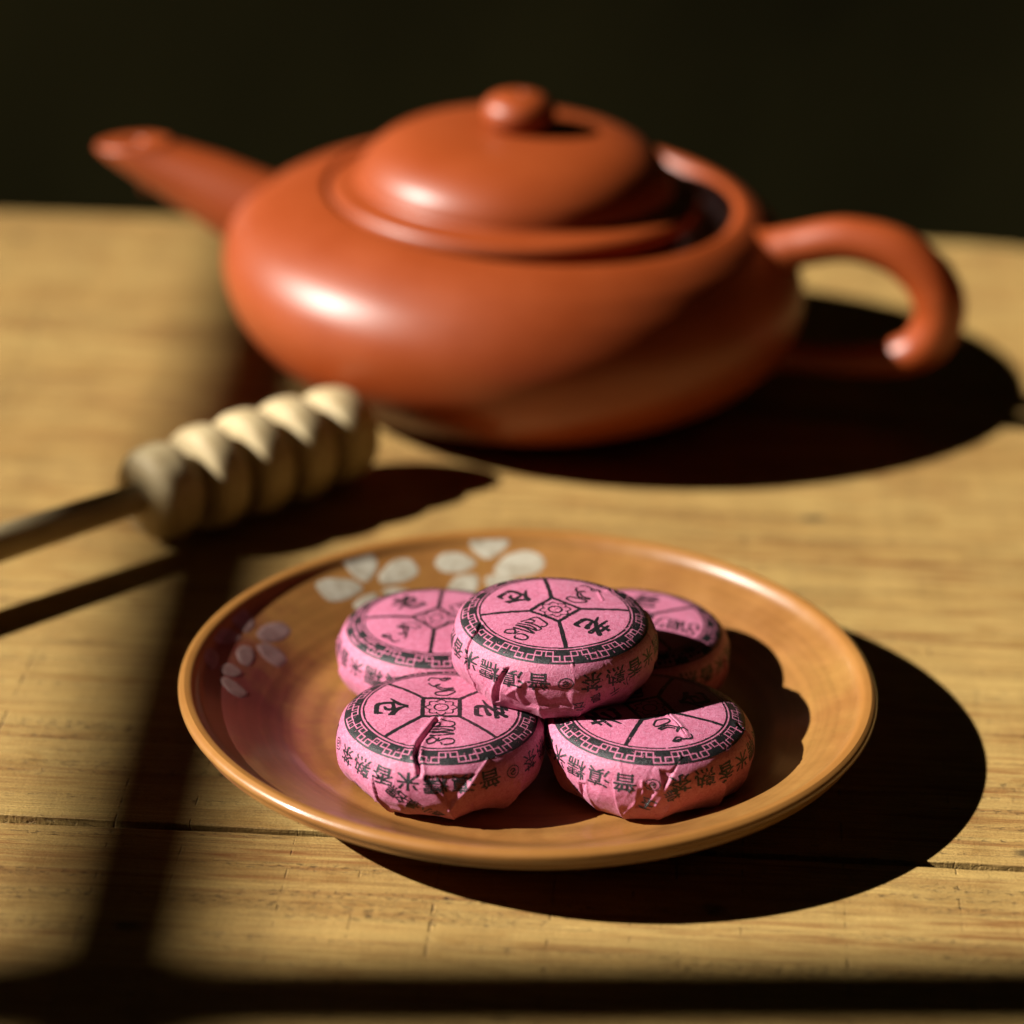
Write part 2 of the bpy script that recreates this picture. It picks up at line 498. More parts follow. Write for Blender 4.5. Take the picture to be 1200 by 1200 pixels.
blossom([[(245, 420), (290, 400), (330, 440), (320, 500), (290, 525), (255, 480)],
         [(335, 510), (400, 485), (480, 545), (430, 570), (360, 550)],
         [(335, 580), (380, 570), (450, 610), (510, 665), (470, 690), (400, 660)]], .2, 190, 680, 'shaded')

# ------------------------------------------------------------------ teapot
PYAW = math.radians(-14)
pot = tag(empty('teapot', (-5.0, 196.0, 1.75), (0, math.radians(2.4), PYAW)),
          'squat red clay teapot with short straight spout and loop handle', 'teapot')
BASE_DROP = 0.0
body_out = catmull([(36, 2.2), (39, .6), (43, .0), (49, 1.0), (57.8, 4.8), (66.6, 11), (73.0, 18.5), (75.6, 26.5), (75.2, 33.5), (72.0, 40.0), (67.0, 45.0), (61.6, 48.4), (57.2, 50.3), (55.0, 50.9)], 8)
body_in = catmull([(55.0, 50.9), (54.0, 50.9), (53.0, 50.1), (52.4, 48.4), (52.2, 44.4), (51.0, 43.4), (46.5, 43.0), (43.5, 42.4), (43.2, 40.2), (50, 39.5), (62, 39), (69, 31), (69.5, 24), (62, 13), (45, 5.0), (20, 3.6), (0, 3.6)], 6)
bp = np.concatenate([[(0, 2.2)], body_out, body_in[1:]])
V, F = lathe_arrays(bp, 160)
lean_ = catmull([(10, 0), (20, 0), (28, -.7), (36, -1.3), (42, -.9), (47, .9), (50.7, 2.6), (54, 4)], 12)
V[:, 0] += np.interp(V[:, 2], lean_[:, 0], lean_[:, 1])      # hand-thrown: fuller shoulder on the spout side
mesh_obj('body', V, F, M['clay'], pot)
# lid, pushed a little towards the spout
lid_prof = np.concatenate([[(0, 48.2)], catmull([(40, 48.2), (45.5, 48.3), (47.6, 49.2), (48.2, 51.0), (47.4, 52.8), (45.0, 53.6), (42.4, 54.0), (40.9, 54.8), (40.3, 57.0), (38.6, 60.2), (34.8, 63.6), (29.4, 66.2), (22, 67.9), (13, 68.7), (6, 68.8)], 7), [(0, 68.7)]])
lid_prof[:, 1] -= .9
V, F = lathe_arrays(lid_prof, 144)
lid = mesh_obj('lid', V, F, M['clay'], pot, loc=(-1.0, 0, 0), rot=(0, math.radians(-1.0), 0))
knob_prof = np.concatenate([[(0, 67.5)], catmull([(8.2, 67.8), (6.6, 68.9), (5.9, 70.2), (6.8, 71.5), (8.9, 73.6), (9.7, 76.2), (8.9, 78.9), (6.4, 80.8), (3.4, 81.6), (1.5, 81.7), (1.0, 81.3), (.8, 80.0)], 6), [(0, 80.0)]])
knob_prof[:, 0] *= .98
knob_prof[:, 1] = (knob_prof[:, 1] - 67.5) * .95 + 63.6
V, F = lathe_arrays(knob_prof, 64)
mesh_obj('knob', V, F, M['clay'], lid)
# handle: loop in the plane of the spout
hp = catmull([(61, 41.4), (66.5, 43.8), (74.1, 47.2), (84.7, 50.2), (96.8, 49.0), (106.1, 43.2), (110.2, 34.4), (107.4, 25.4), (99.5, 20.4), (87.2, 17.8), (74, 16.8), (62, 17.2)], 8)
sN = len(hp)
rad = np.interp(np.linspace(0, 1, sN), [0, .05, .1, .17, .3, .5, .62, .75, .88, .95, 1], [9.0, 7.6, 6.1, 5.4, 5.6, 6.7, 6.2, 4.3, 3.7, 4.2, 6.0])
V, F = tube_arrays([(a, 0, b) for a, b in hp], rad, 40)
mesh_obj('handle', V, F, M['clay'], pot)
# spout: short tapered tube whose sections turn from square-on at the root to a level mouth
def spout():
    seg = 48
    sec = [((-64, 18), (-53, 42), 11.2), ((-72, 23), (-60.5, 44), 10.7), ((-81.5, 28.8), (-68.5, 46.2), 10.2), ((-90, 33.6), (-76.2, 48.6), 9.7),
           ((-99, 38.8), (-84, 51.0), 9.1), ((-107, 43.6), (-90.2, 52.2), 8.7), ((-113.6, 47.6), (-94.6, 53.0), 8.5), ((-117.6, 50.6), (-97.0, 53.5), 8.4),
           ((-118.7, 52.0), (-97.8, 53.9), 8.3), ((-118.5, 52.6), (-98.2, 54.2), 8.1), ((-117.8, 52.9), (-98.9, 54.3), 7.7), ((-116.8, 53.0), (-99.8, 54.35), 7.1),
           ((-112.0, 53.05), (-104.2, 53.75), 3.4), ((-111.2, 53.0), (-105.0, 53.6), 2.9), ((-110.8, 52.5), (-105.4, 53.1), 2.6), ((-106, 40), (-102.4, 40.3), 2.2)]
    sec = [((l[0] + 1.5, l[1] - 4.3 * (-l[0] - 56) / 60), (u[0] + 1.5, u[1] - 4.3 * (-u[0] - 56) / 60), b) for l, u, b in sec]
    V = []; F = []
    for L, U, b in sec:
        L = np.array(L, float); U = np.array(U, float); c = (L + U) / 2; h = (U - L) / 2
        for a in np.linspace(0, 2 * np.pi, seg, endpoint=False):
            p = c + h * math.cos(a)
            V.append((p[0], b * math.sin(a), p[1]))
    for i in range(len(sec) - 1):
        for j in range(seg):
            F.append((i * seg + j, i * seg + (j + 1) % seg, (i + 1) * seg + (j + 1) % seg, (i + 1) * seg + j))
    F.append(tuple(range((len(sec) - 1) * seg, len(sec) * seg)))
    return V, F
V, F = spout()
sp = mesh_obj('spout', V, F, M['clay'], pot)
for ob in (sp,):
    bm = bmesh.new(); bm.from_mesh(ob.data); bmesh.ops.recalc_face_normals(bm, faces=bm.faces[:]); bm.to_mesh(ob.data); bm.free()

# ------------------------------------------------------------------ honey dipper
dA = np.array([-84.6, 90.6]); dB = np.array([-47.2, 126.0])
dang = math.atan2(dB[1] - dA[1], dB[0] - dA[0])
dip = tag(empty('honey_dipper', (dA[0], dA[1], 0), (0, 0, dang)), 'pale wooden honey dipper with ridged head lying on the table', 'dipper')
HZ = 12.6
rot_axis = (0, math.pi / 2, 0)          # lathe z axis -> local +x
stick_prof = [(0, -150), (2.6, -149.5), (4.0, -147), (4.5, -120), (4.3, -60), (3.8, -20), (3.5, -4), (3.5, 8), (3.5, 14), (0, 14)]
V, F = lathe_arrays(catmull(stick_prof, 6), 40)
mesh_obj('stick', V, F, M['dipper'], dip, loc=(0, 0, HZ), rot=rot_axis)
V, F = lathe_arrays([(0, -3.5), (5.5, -3.5), (6.2, -2), (6.4, 5), (6.7, 10), (6.7, 42), (6.6, 50), (6.5, 53), (0, 53)], 48)
head = mesh_obj('head', V, F, M['dipper'], dip, loc=(0, 0, HZ), rot=rot_axis)
pitch = np.linalg.norm(dB - dA) / 4
for k, R in enumerate((11.2, 12.3, 12.7, 12.5, 11.7)):
    zc_ = k * pitch
    w = pitch * .5
    side_ = [(6.8, 1.0), (6.9, .80), (8.6, .76), (R - 2.0, .70), (R - .7, .56), (R - .1, .28), (R, 0)]
    left = [(a, -w * b) for a, b in side_]; right = [(a, w * b) for a, b in side_[::-1]][1:]
    if k == 4: right = [(R - .5, w * .5), (R - 1.8, w * .9), (R - 4.6, w * 1.2), (3.5, w * 1.34), (0, w * 1.36)]
    if k == 0: left = [(0, -w * 1.12), (4.5, -w * 1.1), (R - 3.2, -w * 1.0), (R - 1.3, -w * .80), (R - .35, -w * .5), (R, 0)]
    prof = catmull(left + right, 6); prof[:, 0] = np.maximum(prof[:, 0], 0)
    prof = prof + np.array([0, zc_])
    V, F = lathe_arrays(prof, 72)
    mesh_obj('ridge', V, F, M['dipper'], head)

# ------------------------------------------------------------------ printed glyph bitmaps
def glyph_bitmap(ch, N=72, grow=1):
    cu = bpy.data.curves.new('glyph', 'FONT'); cu.body = ch; cu.resolution_u = 4
    ob = bpy.data.objects.new('glyph', cu); col.objects.link(ob)
    dg = bpy.context.evaluated_depsgraph_get(); dg.update()
    me = ob.evaluated_get(dg).to_mesh()
    me.calc_loop_triangles()
    co = np.array([v.co[:2] for v in me.vertices]); tri = np.array([t.vertices for t in me.loop_triangles])
    bpy.data.objects.remove(ob); bpy.data.curves.remove(cu)
    lo = co.min(0); hi = co.max(0); c = (lo + hi) / 2; s = (hi - lo).max() * 1.06
    co = ((co - c) / s + .5) * N
    g = np.zeros((N, N), bool)
    for a, b, d in co[tri]:
        x0, y0 = np.floor(np.minimum(np.minimum(a, b), d)).astype(int); x1, y1 = np.ceil(np.maximum(np.maximum(a, b), d)).astype(int)
        x0 = max(x0, 0); y0 = max(y0, 0); x1 = min(x1, N); y1 = min(y1, N)
        if x1 <= x0 or y1 <= y0: continue
        X, Y = np.meshgrid(np.arange(x0, x1) + .5, np.arange(y0, y1) + .5)
        def e(p, q): return (q[0] - p[0]) * (Y - p[1]) - (q[1] - p[1]) * (X - p[0])
        e1, e2, e3 = e(a, b), e(b, d), e(d, a)
        g[y0:y1, x0:x1] |= ((e1 >= 0) & (e2 >= 0) & (e3 >= 0)) | ((e1 <= 0) & (e2 <= 0) & (e3 <= 0))
    for _ in range(grow):
        q = g.copy()
        q[1:] |= g[:-1]; q[:-1] |= g[1:]; q[:, 1:] |= g[:, :-1]; q[:, :-1] |= g[:, 1:]
        g = q
    return g        # [y up, x]

def stroke_bitmap(strokes, N=120):
    """strokes: list of (points, widths) in unit square, y up"""
    Y, X = np.mgrid[0:N, 0:N]; X = (X + .5) / N; Y = (Y + .5) / N
    g = np.zeros((N, N), bool)
    for pts, ws in strokes:
        c = catmull(pts, 14)
        w = np.interp(np.linspace(0, 1, len(c)), np.linspace(0, 1, len(ws)), ws)
        for (x, y), r in zip(c, w):
            g |= (X - x) ** 2 + (Y - y) ** 2 < (r / 2) ** 2
    return g

OLD = stroke_bitmap([([(.26, .79), (.45, .82), (.64, .84)], [0.0828, 0.0966, 0.124]),
                     ([(.46, .97), (.44, .82), (.42, .62)], [0.152, 0.11, 0.11]),
                     ([(.06, .58), (.45, .62), (.92, .67)], [0.0828, 0.11, 0.166]),
                     ([(.84, .93), (.60, .64), (.34, .40), (.06, .26)], [0.166, 0.138, 0.11, 0.0552]),
                     ([(.80, .44), (.64, .38), (.44, .33)], [0.166, 0.124, 0.0828]),
                     ([(.40, .46), (.38, .22), (.46, .09), (.66, .06), (.86, .09), (.90, .25)], [0.138, 0.138, 0.166, 0.179, 0.166, 0.0552])])
STORE = stroke_bitmap([([(.52, .97), (.38, .72), (.06, .47)], [0.166, 0.138, 0.0552]),
                       ([(.50, .93), (.68, .70), (.96, .52)], [0.0828, 0.152, 0.193]),
                       ([(.30, .54), (.50, .56), (.68, .56), (.67, .38), (.54, .31)], [0.0966, 0.11, 0.152, 0.124, 0.069]),
                       ([(.34, .55), (.32, .26), (.38, .11), (.58, .06), (.80, .08), (.86, .26)], [0.138, 0.138, 0.166, 0.179, 0.166, 0.0552])])
SQA = stroke_bitmap([([(.22, .80), (.35, .95), (.60, .93), (.93, .86), (.97, .74), (.88, .70)], [.052] * 3),
                     ([(.12, .62), (.25, .78), (.46, .80), (.44, .70), (.25, .64), (.60, .68), (.95, .64), (.97, .56)], [.052] * 3),
                     ([(.10, .52), (.55, .59), (.92, .52), (.50, .50), (.12, .44), (.55, .46), (.95, .40), (.45, .36), (.15, .33)], [.052] * 3),
                     ([(.04, .18), (.22, .28), (.36, .22), (.30, .12), (.10, .08), (.03, .17)], [.052] * 3),
                     ([(.45, .26), (.42, .16), (.70, .24), (.95, .20), (.92, .08), (.60, .04), (.52, .10)], [.052] * 3)], 160)
SQB = stroke_bitmap([([(.04, .80), (.30, .97), (.66, .96), (.70, .84), (.45, .76), (.10, .72), (.03, .80)], [.058] * 3),
                     ([(.08, .62), (.50, .68), (.72, .48), (.58, .38), (.74, .50), (.88, .44), (.96, .36)], [.066] * 3),
                     ([(.12, .56), (.40, .60), (.60, .52)], [.058] * 2),
                     ([(.20, .10), (.42, .20), (.56, .14), (.36, .06), (.22, .10), (.60, .10), (.90, .08), (.98, .20)], [.058] * 3)], 160)
LOGO = stroke_bitmap([([(.5 + .44 * math.cos(a), .5 + .44 * math.sin(a)) for a in np.linspace(0, 2 * math.pi, 17)], [.07, .07]),
                      ([(.34, .62), (.5, .72), (.66, .62), (.5, .46), (.36, .38), (.52, .27), (.68, .36)], [.08, .08]),
                      ([(.30, .48), (.70, .56)], [.07, .07])])
RING = [LOGO] + [glyph_bitmap(c, grow=1) for c in '茶熟香米糯滇普']
SMALL = {c: glyph_bitmap(c, 56, grow=1) for c in '黑名景小昌正云棕玉石千不'}
DOT = stroke_bitmap([([(.45, .5), (.55, .5)], [.3, .3])], 40)

# ------------------------------------------------------------------ wrapped tea cakes
NTH = 15 * 88                # angular cells
DS = 0.1                     # cell height along the profile, mm

def smooth_noise(shape, cells, seed):
    r = np.random.default_rng(seed)
    g = r.random((cells[0] + 2, cells[1]))
    y = np.linspace(0, cells[0], shape[0]); x = np.linspace(0, cells[1], shape[1], endpoint=False)
    yi = y.astype(int); xi = x.astype(int); fy = (y - yi)[:, None]; fx = (x - xi)[None]
    fy = fy * fy * (3 - 2 * fy); fx = fx * fx * (3 - 2 * fx)
    xj = (xi + 1) % cells[1]
    return ((g[yi][:, xi] * (1 - fx) + g[yi][:, xj] * fx) * (1 - fy) + (g[yi + 1][:, xi] * (1 - fx) + g[yi + 1][:, xj] * fx) * fy)

def sstep(x): x = np.clip(x, 0, 1); return x * x * (3 - 2 * x)

def tea_cake(loc, H, R, rot, text_off, seed, label, tilt=(0, 0), gashes=(), recess=(), ridges=(), small=(), top_bulge=0.0):
    r = np.random.default_rng(seed)
    f = R / 20.3
    prof = catmull([(0, H), (8 * f, H - .12), (14 * f, H - .62), (17 * f, H - 1.35), (18.7 * f, H - 2.4), (19.8 * f, H - 4.0), (20.3 * f, H - 6.2), (20.3 * f, H - 8.6), (19.7 * f, H - 11.0), (18.5 * f, H - 13.2), (17.0 * f, H - 14.7), (15.0 * f, H - 15.3), (12.0 * f, .0 if H < 15.6 else H - 15.5)], 24)
    prof[:, 1] = np.maximum(prof[:, 1], 0)
    seg = np.hypot(*np.diff(prof, axis=0).T); S = np.concatenate([[0], np.cumsum(seg)])
    ns = int(S[-1] / DS)
    sv = np.linspace(0, ns * DS, ns + 1)
    rv = np.interp(sv, S, prof[:, 0]); zv = np.interp(sv, S, prof[:, 1])
    th = np.arange(NTH) / NTH * 2 * np.pi - np.pi / 2 - np.pi     # starts at the far side; near side (-90 deg) in the middle
    TH, SV = np.meshgrid(th, sv)
    RV = rv[:, None] + 0 * TH; ZV = zv[:, None] + 0 * TH
    dr = np.gradient(rv, sv); dz = np.gradient(zv, sv)
    nr, nz = -dz, dr; ln = np.hypot(nr, nz); nr, nz = nr / ln, nz / ln
    # make sure it points outwards
    sg = np.where(nz + nr * 0.5 < -0.2, 1, 1); nr, nz = np.abs(nr), np.where(sv < S[np.argmin(np.abs(prof[:, 0] - prof[:, 0].max()))], np.abs(nz), -np.abs(nz))
    M4 = Matrix.Translation(Vector(loc)) @ Matrix.Rotation(tilt[0], 4, 'X') @ Matrix.Rotation(tilt[1], 4, 'Y')
    M3 = np.array(M4.to_3x3()); T = np.array(M4.translation)
    base = np.stack([RV * np.cos(TH), RV * np.sin(TH), ZV], -1)
    N0 = np.stack([nr[:, None] * np.cos(TH), nr[:, None] * np.sin(TH), nz[:, None] + 0 * TH], -1)
    # image position of each point of the plain form, to place the folds seen in the photograph
    Wp = base @ M3.T + T
    px, dep = project(Wp)
    facing = ((CAM_C - Wp) * (N0 @ M3.T)).sum(-1) > 0
    def locate(p):
        d = np.where(facing, (px[..., 0] - p[0]) ** 2 + (px[..., 1] - p[1]) ** 2, 1e9)
        i, j = np.unravel_index(np.argmin(d), d.shape)
        return i, j
    D = np.zeros_like(TH)
    side = sstep((SV - 19.0) / 5)
    # paper waviness
    D += (smooth_noise(TH.shape, (7, 17), seed) - .5) * (.10 + .55 * side)
    D += (smooth_noise(TH.shape, (26, 64), seed + 1) - .5) * (.05 + .16 * side)
    D += (smooth_noise(TH.shape, (4, 7), seed + 2) - .5) * .5 * sstep(SV / 10)
    # gathered paper: facets below the shoulder with straight creases between them
    nf = 13
    ang = (np.arange(nf) + r.uniform(-.33, .33, nf)) / nf * 2 * np.pi - np.pi * 1.5
    ang = np.sort(ang)
    lean = r.uniform(-.20, .20, nf)
    w = sstep((SV - 22.5) / 9)
    THl = TH
    a_ext = np.concatenate([ang, [ang[0] + 2 * np.pi]])
    l_ext = np.concatenate([lean, [lean[0]]])
    amt = np.zeros_like(TH)
    q = (SV - 28) / 12
    for i in range(nf):
        a0 = a_ext[i] + l_ext[i] * q; a1 = a_ext[i + 1] + l_ext[i + 1] * q
        for sh in (-2 * np.pi, 0, 2 * np.pi):
            t = THl + sh
            mk = (t >= a0) & (t < a1)
            mid = (a0 + a1) / 2; hw = (a1 - a0) / 2
            amt = np.where(mk, np.cos(np.minimum(hw, .5)) / np.cos(np.clip(t - mid, -.5, .5)) - 1, amt)
    D += amt * RV * w * .95
    for i in range(nf):
        if r.random() < .25: continue
        A = r.uniform(.18, .55); wd = r.uniform(1.6, 4.5); s0 = r.uniform(20.5, 26)
        dth = (TH - (ang[i] + lean[i] * q) + np.pi) % (2 * np.pi) - np.pi
        tt = dth * 19 * (1 if r.random() < .5 else -1)
        stp = np.where(tt < 0, np.exp(np.maximum(tt, -40) / wd), 0) * sstep(-tt / .22)
        D += A * stp * sstep((SV - s0) / 2.2)
    # short wrinkles
    for _ in range(44):
        a = r.uniform(-np.pi * 1.5, np.pi * .5); s0 = r.uniform(20.5, 30); L = r.uniform(1.2, 3.5); ln_ = r.uniform(-1, 1)
        dth = ((TH - a + np.pi) % (2 * np.pi) - np.pi) * 19 - ln_ * (SV - s0) * .6
        D += r.uniform(-.17, .17) * np.exp(-(dth / r.uniform(.18, .45)) ** 2) * np.exp(-((SV - s0) / L) ** 2)
    def dist_poly(pts):
        ij = [locate(p) for p in pts]
        P3 = np.array([base[i, j] for i, j in ij])
        best = np.full(TH.shape, 1e9); frac = np.zeros(TH.shape)
        lo = P3.min(0) - 3; hi = P3.max(0) + 3
        mk = np.all((base > lo) & (base < hi), -1)
        B = base[mk]; b = np.full(len(B), 1e9); fr = np.zeros(len(B))
        for k in range(len(P3) - 1):
            u = P3[k + 1] - P3[k]; L2 = max(u @ u, 1e-9)
            t = np.clip(((B - P3[k]) @ u) / L2, 0, 1)
            d = np.linalg.norm(B - (P3[k] + t[:, None] * u), axis=1)
            c = d < b; b = np.where(c, d, b); fr = np.where(c, (k + t) / (len(P3) - 1), fr)
        best[mk] = b; frac[mk] = fr
        return best, frac
    for pts, depth, width in gashes:
        d, fr = dist_poly(pts)
        D -= depth * (1 - sstep(d / width)) * np.sin(np.pi * np.clip(fr * .9 + .08, 0, 1)) ** .5
        D += .22 * np.exp(-((d - width * 1.3) / .5) ** 2) * (d < 5)
    for pts, h, width in ridges:
        d, fr = dist_poly(pts)
        D += h * np.exp(-(d / width) ** 2)
    for poly, depth, soft in recess:
        ij = [locate(p) for p in poly]
        ths = np.array([TH[i, j] for i, j in ij]); ss = np.array([SV[i, j] for i, j in ij])
        X = TH * 19; Px = ths * 19
        ins = np.zeros(TH.shape, bool); dm = np.full(TH.shape, 1e9)
        n = len(poly)
        for k in range(n):
            x0, y0, x1, y1 = Px[k], ss[k], Px[(k + 1) % n], ss[(k + 1) % n]
            c = (y0 > SV) != (y1 > SV)
            ins ^= c & (X < (x1 - x0) * (SV - y0) / ((y1 - y0) if abs(y1 - y0) > 1e-6 else 1e-6) + x0)
            u = np.array([x1 - x0, y1 - y0]); L2 = max(u @ u, 1e-9)
            t = np.clip(((X - x0) * u[0] + (SV - y0) * u[1]) / L2, 0, 1)
            dm = np.minimum(dm, np.hypot(X - x0 - t * u[0], SV - y0 - t * u[1]))
        D -= depth * np.where(ins, sstep(dm / soft), 0)
    D *= sstep((S[-1] + 1.5 - SV) / 3.0) * .999
    pos = base + N0 * D[..., None]
    pos[..., 2] = np.maximum(pos[..., 2], 0.0)
    # --- paper mesh (every second cell)
    st = 2
    rows = np.arange(0, ns + 1, st)
    if rows[-1] != ns: rows = np.append(rows, ns)
    cols_ = np.arange(0, NTH, st)
    Pm = pos[rows][:, cols_].reshape(-1, 3)
    nr_, nc = len(rows), len(cols_)
    idx = np.arange(nr_ * nc).reshape(nr_, nc)
    A = idx[1:-1]; Bq = idx[2:]
    Fq = np.stack([A, Bq, np.roll(Bq, -1, 1), np.roll(A, -1, 1)], -1).reshape(-1, 4)
    # centre fan as quads collapsed onto the first ring's centre is avoided: use triangles through a second pass
    root = tag(empty('tea_packet', (0, 0, 0)), label, 'tea packet', 'pink paper tea packets piled on the dish')
    root.matrix_world = Matrix.Translation(Vector(loc) * K) @ Matrix.Rotation(tilt[0], 4, 'X') @ Matrix.Rotation(tilt[1], 4, 'Y')
    Pm[idx[0]] = pos[0].mean(0)
    ctr_b = len(Pm)
    Pm = np.concatenate([Pm, [[0, 0, 0.05]]])
    top = np.stack([np.full(nc, idx[0, 0]), idx[1], np.roll(idx[1], -1)], -1)
    bot = np.stack([np.full(nc, ctr_b), np.roll(idx[-1], -1), idx[-1]], -1)
    tri = np.concatenate([Fq[:, [0, 1, 2]], Fq[:, [0, 2, 3]], top, bot])
    used = np.unique(tri); remap = np.full(len(Pm), -1); remap[used] = np.arange(len(used))
    mesh_obj('paper_wrapper', Pm[used], remap[tri], M['paper'], root)
    # --- ink
    tc = th + np.pi / NTH; sc = sv[:-1] + DS / 2
    TC, SC = np.meshgrid(tc, sc)
    al = TC - rot
    X = SC * np.cos(al) / f; Y = SC * np.sin(al) / f; Sn = SC / f
    ink = np.zeros(TC.shape, bool)
    wv = (smooth_noise(TC.shape, (40, 90), seed + 9) - .5)
    # frame lines: centre square and four spokes
    hs = 3.55; lw = .40 + wv * .18
    mx = np.maximum(np.abs(X), np.abs(Y))
    ink |= (np.abs(mx - hs) < lw)
    for k in range(4):
        a = math.pi / 4 + k * math.pi / 2
        u = X * math.cos(a) + Y * math.sin(a); v = -X * math.sin(a) + Y * math.cos(a)
        ink |= (np.abs(v) < lw) & (u > hs * 1.40) & (Sn < 14.9)
    ink |= np.abs(Sn - 14.92) < .17 + wv * .1
    # rosette
    ink |= np.abs(Sn - 1.35) < .19
    ink |= (np.abs(Sn - (2.75 + .28 * np.cos(8 * al))) < .16)
    ink |= (np.hypot(Sn - 2.15, 2.2 * ((al * 8 / (2 * np.pi)) % 1 - .5) * 2.15 * 2 * np.pi / 8) < .22)
    # key-fret band
    b0, b1 = 15.45, 19.0
    rowf = (b1 - Sn) / (b1 - b0) * 9
    colf = ((al / (2 * np.pi)) * 15 * 16) % 16
    segs = []
    def box(x0, y0, x1, y1):
        segs.extend([(x0, y0, x1, y0), (x0, y1, x1, y1), (x0, y0, x0, y1), (x1, y0, x1, y1)])
    box(0, 0, 3, 3); box(3, 3, 6, 6); box(8, 3, 11, 6); box(11, 0, 14, 3)
    segs.extend([(6, 6, 8, 6), (14, 0, 16, 0)])
    inb = (rowf >= 0) & (rowf < 9)
    line = np.zeros(TC.shape, bool)
    for x0, y0, x1, y1 in segs:
        for sh in (-16, 0, 16):
            dx_ = np.maximum(np.maximum(x0 + sh + .5 - colf, colf - (x1 + sh + .5)), 0)
            dy_ = np.maximum(np.maximum(y0 + 1.5 - rowf, rowf - (y1 + 1.5)), 0)
            line |= (dx_ < .36) & (dy_ < .40)
    ink |= inb & ~line
    # glyphs
    def stamp(bm, cth, cs, sx, sy, ang_, polar):
        """polar: local frame (e_theta, e_s) at (cth, cs); ang_ = direction of glyph 'up' measured from e_theta towards e_s"""
        Rr = np.interp(cs, sv, rv)
        u = ((TC - cth + np.pi) % (2 * np.pi) - np.pi) * Rr; v = SC - cs
        up = (math.cos(ang_), math.sin(ang_)); rt = (math.sin(ang_), -math.cos(ang_))
        if polar == 'flip': rt = (-rt[0], -rt[1])
        gx = (u * rt[0] + v * rt[1]) / sx + .5; gy = (u * up[0] + v * up[1]) / sy + .5
        n = bm.shape[0]
        mk = (gx >= 0) & (gx < 1) & (gy >= 0) & (gy < 1)
        o = np.zeros(TC.shape, bool)
        o[mk] = bm[(gy[mk] * n).astype(int), (gx[mk] * n).astype(int)]
        return o
    def stamp_flat(bm, x0, y0, sx, sy, up):
        ux, uy = math.cos(up), math.sin(up); rx, ry = uy, -ux
        u = X - x0; v = Y - y0
        gx = (u * rx + v * ry) / sx + .5; gy = (u * ux + v * uy) / sy + .5
        n = bm.shape[0]
        mk = (gx >= 0) & (gx < 1) & (gy >= 0) & (gy < 1)
        o = np.zeros(TC.shape, bool)
        o[mk] = bm[(gy[mk] * n).astype(int), (gx[mk] * n).astype(int)]
        return o
    ink |= stamp_flat(OLD, 9.6, 0.2, 7.2, 6.6, 0)
    ink |= stamp_flat(STORE, -9.6, 0.2, 7.2, 6.6, 0)
    ink |= stamp_flat(SQA, 0, -9.3, 5.6, 9.6, math.pi / 2)
    ink |= stamp_flat(SQB, 0, 9.3, 5.6, 9.2, -math.pi / 2)
    for k in range(24):
        bm = RING[k % 8]
        a = math.radians(-90 + text_off + 15 * (k - 12 + 12))
        # glyph tops point down the side; as seen from outside e_theta runs to the right
        sz = 3.9 if k % 8 else 2.6
        ink |= stamp(bm, a, 22.7 * f + r.uniform(-.15, .15), sz * 1.22, sz * .98, math.pi / 2 + r.uniform(-.06, .06), 'flip')
    for ch, p, size, an in small:
        i, j = locate(p)
        bm = DOT if ch == '.' else SMALL[ch]
        ink |= stamp(bm, TH[i, j], SV[i, j], size, size, an, 'flip')
    # worn print
    wear = smooth_noise(TC.shape, (150, 520), seed + 5) * .6 + smooth_noise(TC.shape, (40, 110), seed + 6) * .4
    ink &= wear > .205
    ink &= Sn > 1.0
    ii, jj = np.nonzero(ink)
    j2 = (jj + 1) % NTH
    q4 = np.stack([ii * NTH + jj, (ii + 1) * NTH + jj, (ii + 1) * NTH + j2, ii * NTH + j2], -1)
    used = np.unique(q4); remap = np.full(pos.shape[0] * NTH, -1); remap[used] = np.arange(len(used))
    ipos = (pos + N0 * .045).reshape(-1, 3)[used]
    mesh_obj('printed_pattern', ipos, remap[q4], M['ink'], root)
    return root

def crop(pts, sc, ox, oy): return [(ox + x * sc, oy + y * sc) for x, y in pts]
c2 = lambda *p: crop(p, 140 / 988, 390, 790)
c3 = lambda *p: crop(p, .225, 380, 780)
c4 = lambda *p: crop(p, .225, 630, 790)
c5 = lambda *p: crop(p, .225, 515, 665)

ZF = 4.5
tea_cake((-16.7, -25.4, ZF), 15.5, 20.3, math.radians(1), -1 + 3 * 15, 11,
         'pink tea packet with a split crease running down its printed top and side',
         gashes=[(c2((868, 368), (800, 450), (715, 560), (695, 620), (690, 680), (710, 760), (718, 830)), 1.35, .68)],
         recess=[(c3((492, 560), (655, 745), (740, 640), (800, 560), (690, 560)), .55, .9)],
         ridges=[(c3((655, 745), (745, 640), (800, 560), (850, 490)), .30, .25), (c3((280, 570), (262, 715)), .28, .3), (c3((1010, 600), (1000, 700)), .25, .3),
                 (c3((1080, 350), (1120, 410)), .2, .25)],
         small=[('黑', (460, 926), 2.6, math.radians(125)), ('名', (471, 934.5), 2.6, math.radians(125)), ('景', (483.5, 943), 2.6, math.radians(125)),
                ('.', (490, 947), 1.2, 0), ('小', (500, 951), 2.6, math.radians(125)), ('昌', (513, 955), 2.4, math.radians(125)),
                ('小', (405.6, 912), 2.0, math.radians(125)), ('正', (417, 922), 2.2, math.radians(125)), ('云', (430, 934), 2.3, math.radians(125)), ('昌', (410, 927), 2.0, math.radians(125))])
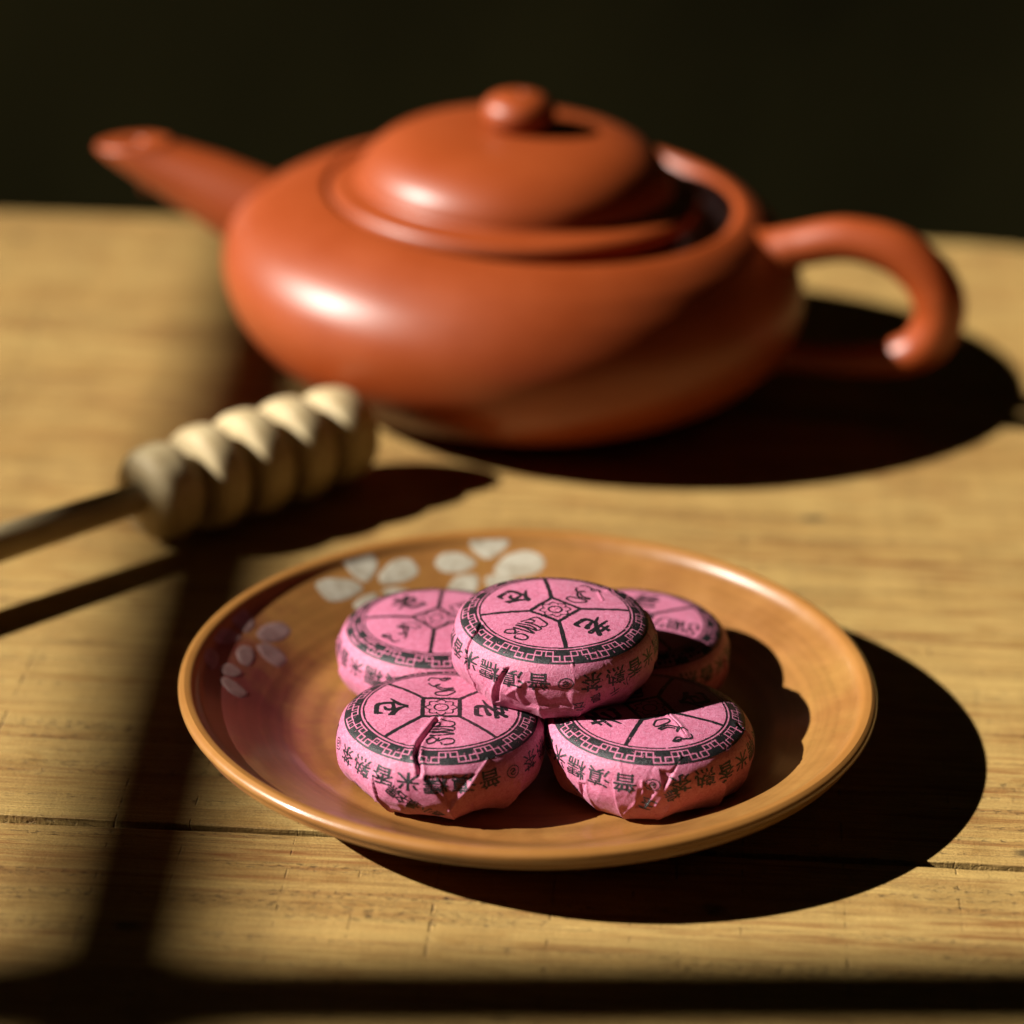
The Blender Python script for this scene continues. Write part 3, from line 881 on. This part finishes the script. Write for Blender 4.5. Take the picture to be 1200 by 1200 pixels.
tea_cake((23.5, -23.7, ZF), 15.4, 20.2, math.radians(205), 0, 23,
         'pink tea packet half in the shade of the packet on top, beside the dish rim',
         gashes=[(c4((660, 190), (720, 250), (770, 320)), .28, .22), (c4((1045, 270), (1075, 300), (1100, 330)), 1.0, .6)],
         recess=[(c4((630, 490), (690, 500), (740, 450), (655, 610)), .6, .4), (c4((520, 600), (590, 570), (620, 620), (560, 700), (500, 700)), .4, .4), (c4((215, 560), (262, 568), (240, 610), (235, 660)), .5, .25)],
         ridges=[(c4((745, 430), (690, 560), (615, 690)), .30, .22), (c4((545, 560), (548, 620), (510, 670), (455, 718)), .28, .3), (c4((960, 560), (985, 620)), .25, .3)],
         small=[('棕', (788, 932), 3.0, math.radians(60)), ('玉', (758, 944), 3.0, math.radians(115)), ('石', (673, 926), 1.7, math.radians(120)), ('不', (674, 933), 1.7, math.radians(120))])
tea_cake((-18.9, 13.4, ZF), 15.3, 20.1, math.radians(132), 8, 37,
         'pink tea packet lying in front of the painted blossoms, behind the split packet')
tea_cake((21.3, 15.2, ZF), 15.2, 20.1, math.radians(75), 3, 41,
         'pink tea packet mostly hidden behind the one on top, beside the glossy far rim')
tea_cake((4.8, -9.6, ZF + 13.9), 15.4, 20.1, math.radians(-37), 6, 53,
         'pink tea packet resting on top of the other four', tilt=(math.radians(1.0), math.radians(0.5)),
         gashes=[(c5((215, 300), (195, 345), (160, 395), (148, 450), (152, 540), (178, 610), (186, 655)), .9, .38), (c5((885, 120), (960, 140), (1010, 165)), .5, .4)],
         recess=[(c5((295, 580), (345, 520), (372, 516), (330, 600), (310, 700), (283, 700)), .8, .35), (c5((390, 650), (430, 610), (690, 600), (697, 735), (440, 738)), .40, 1.2)],
         ridges=[(c5((350, 660), (440, 600)), .3, .3), (c5((690, 505), (700, 600), (700, 735)), .22, .2), (c5((820, 120), (850, 170)), .2, .25), (c5((1075, 230), (1120, 330), (1140, 480)), .3, .4)],
         small=[('云', (679, 827), 2.4, math.radians(70)), ('昌', (699, 819), 2.4, math.radians(70)), ('千', (721, 810), 2.4, math.radians(70)), ('小', (736, 799), 2.2, math.radians(70))])
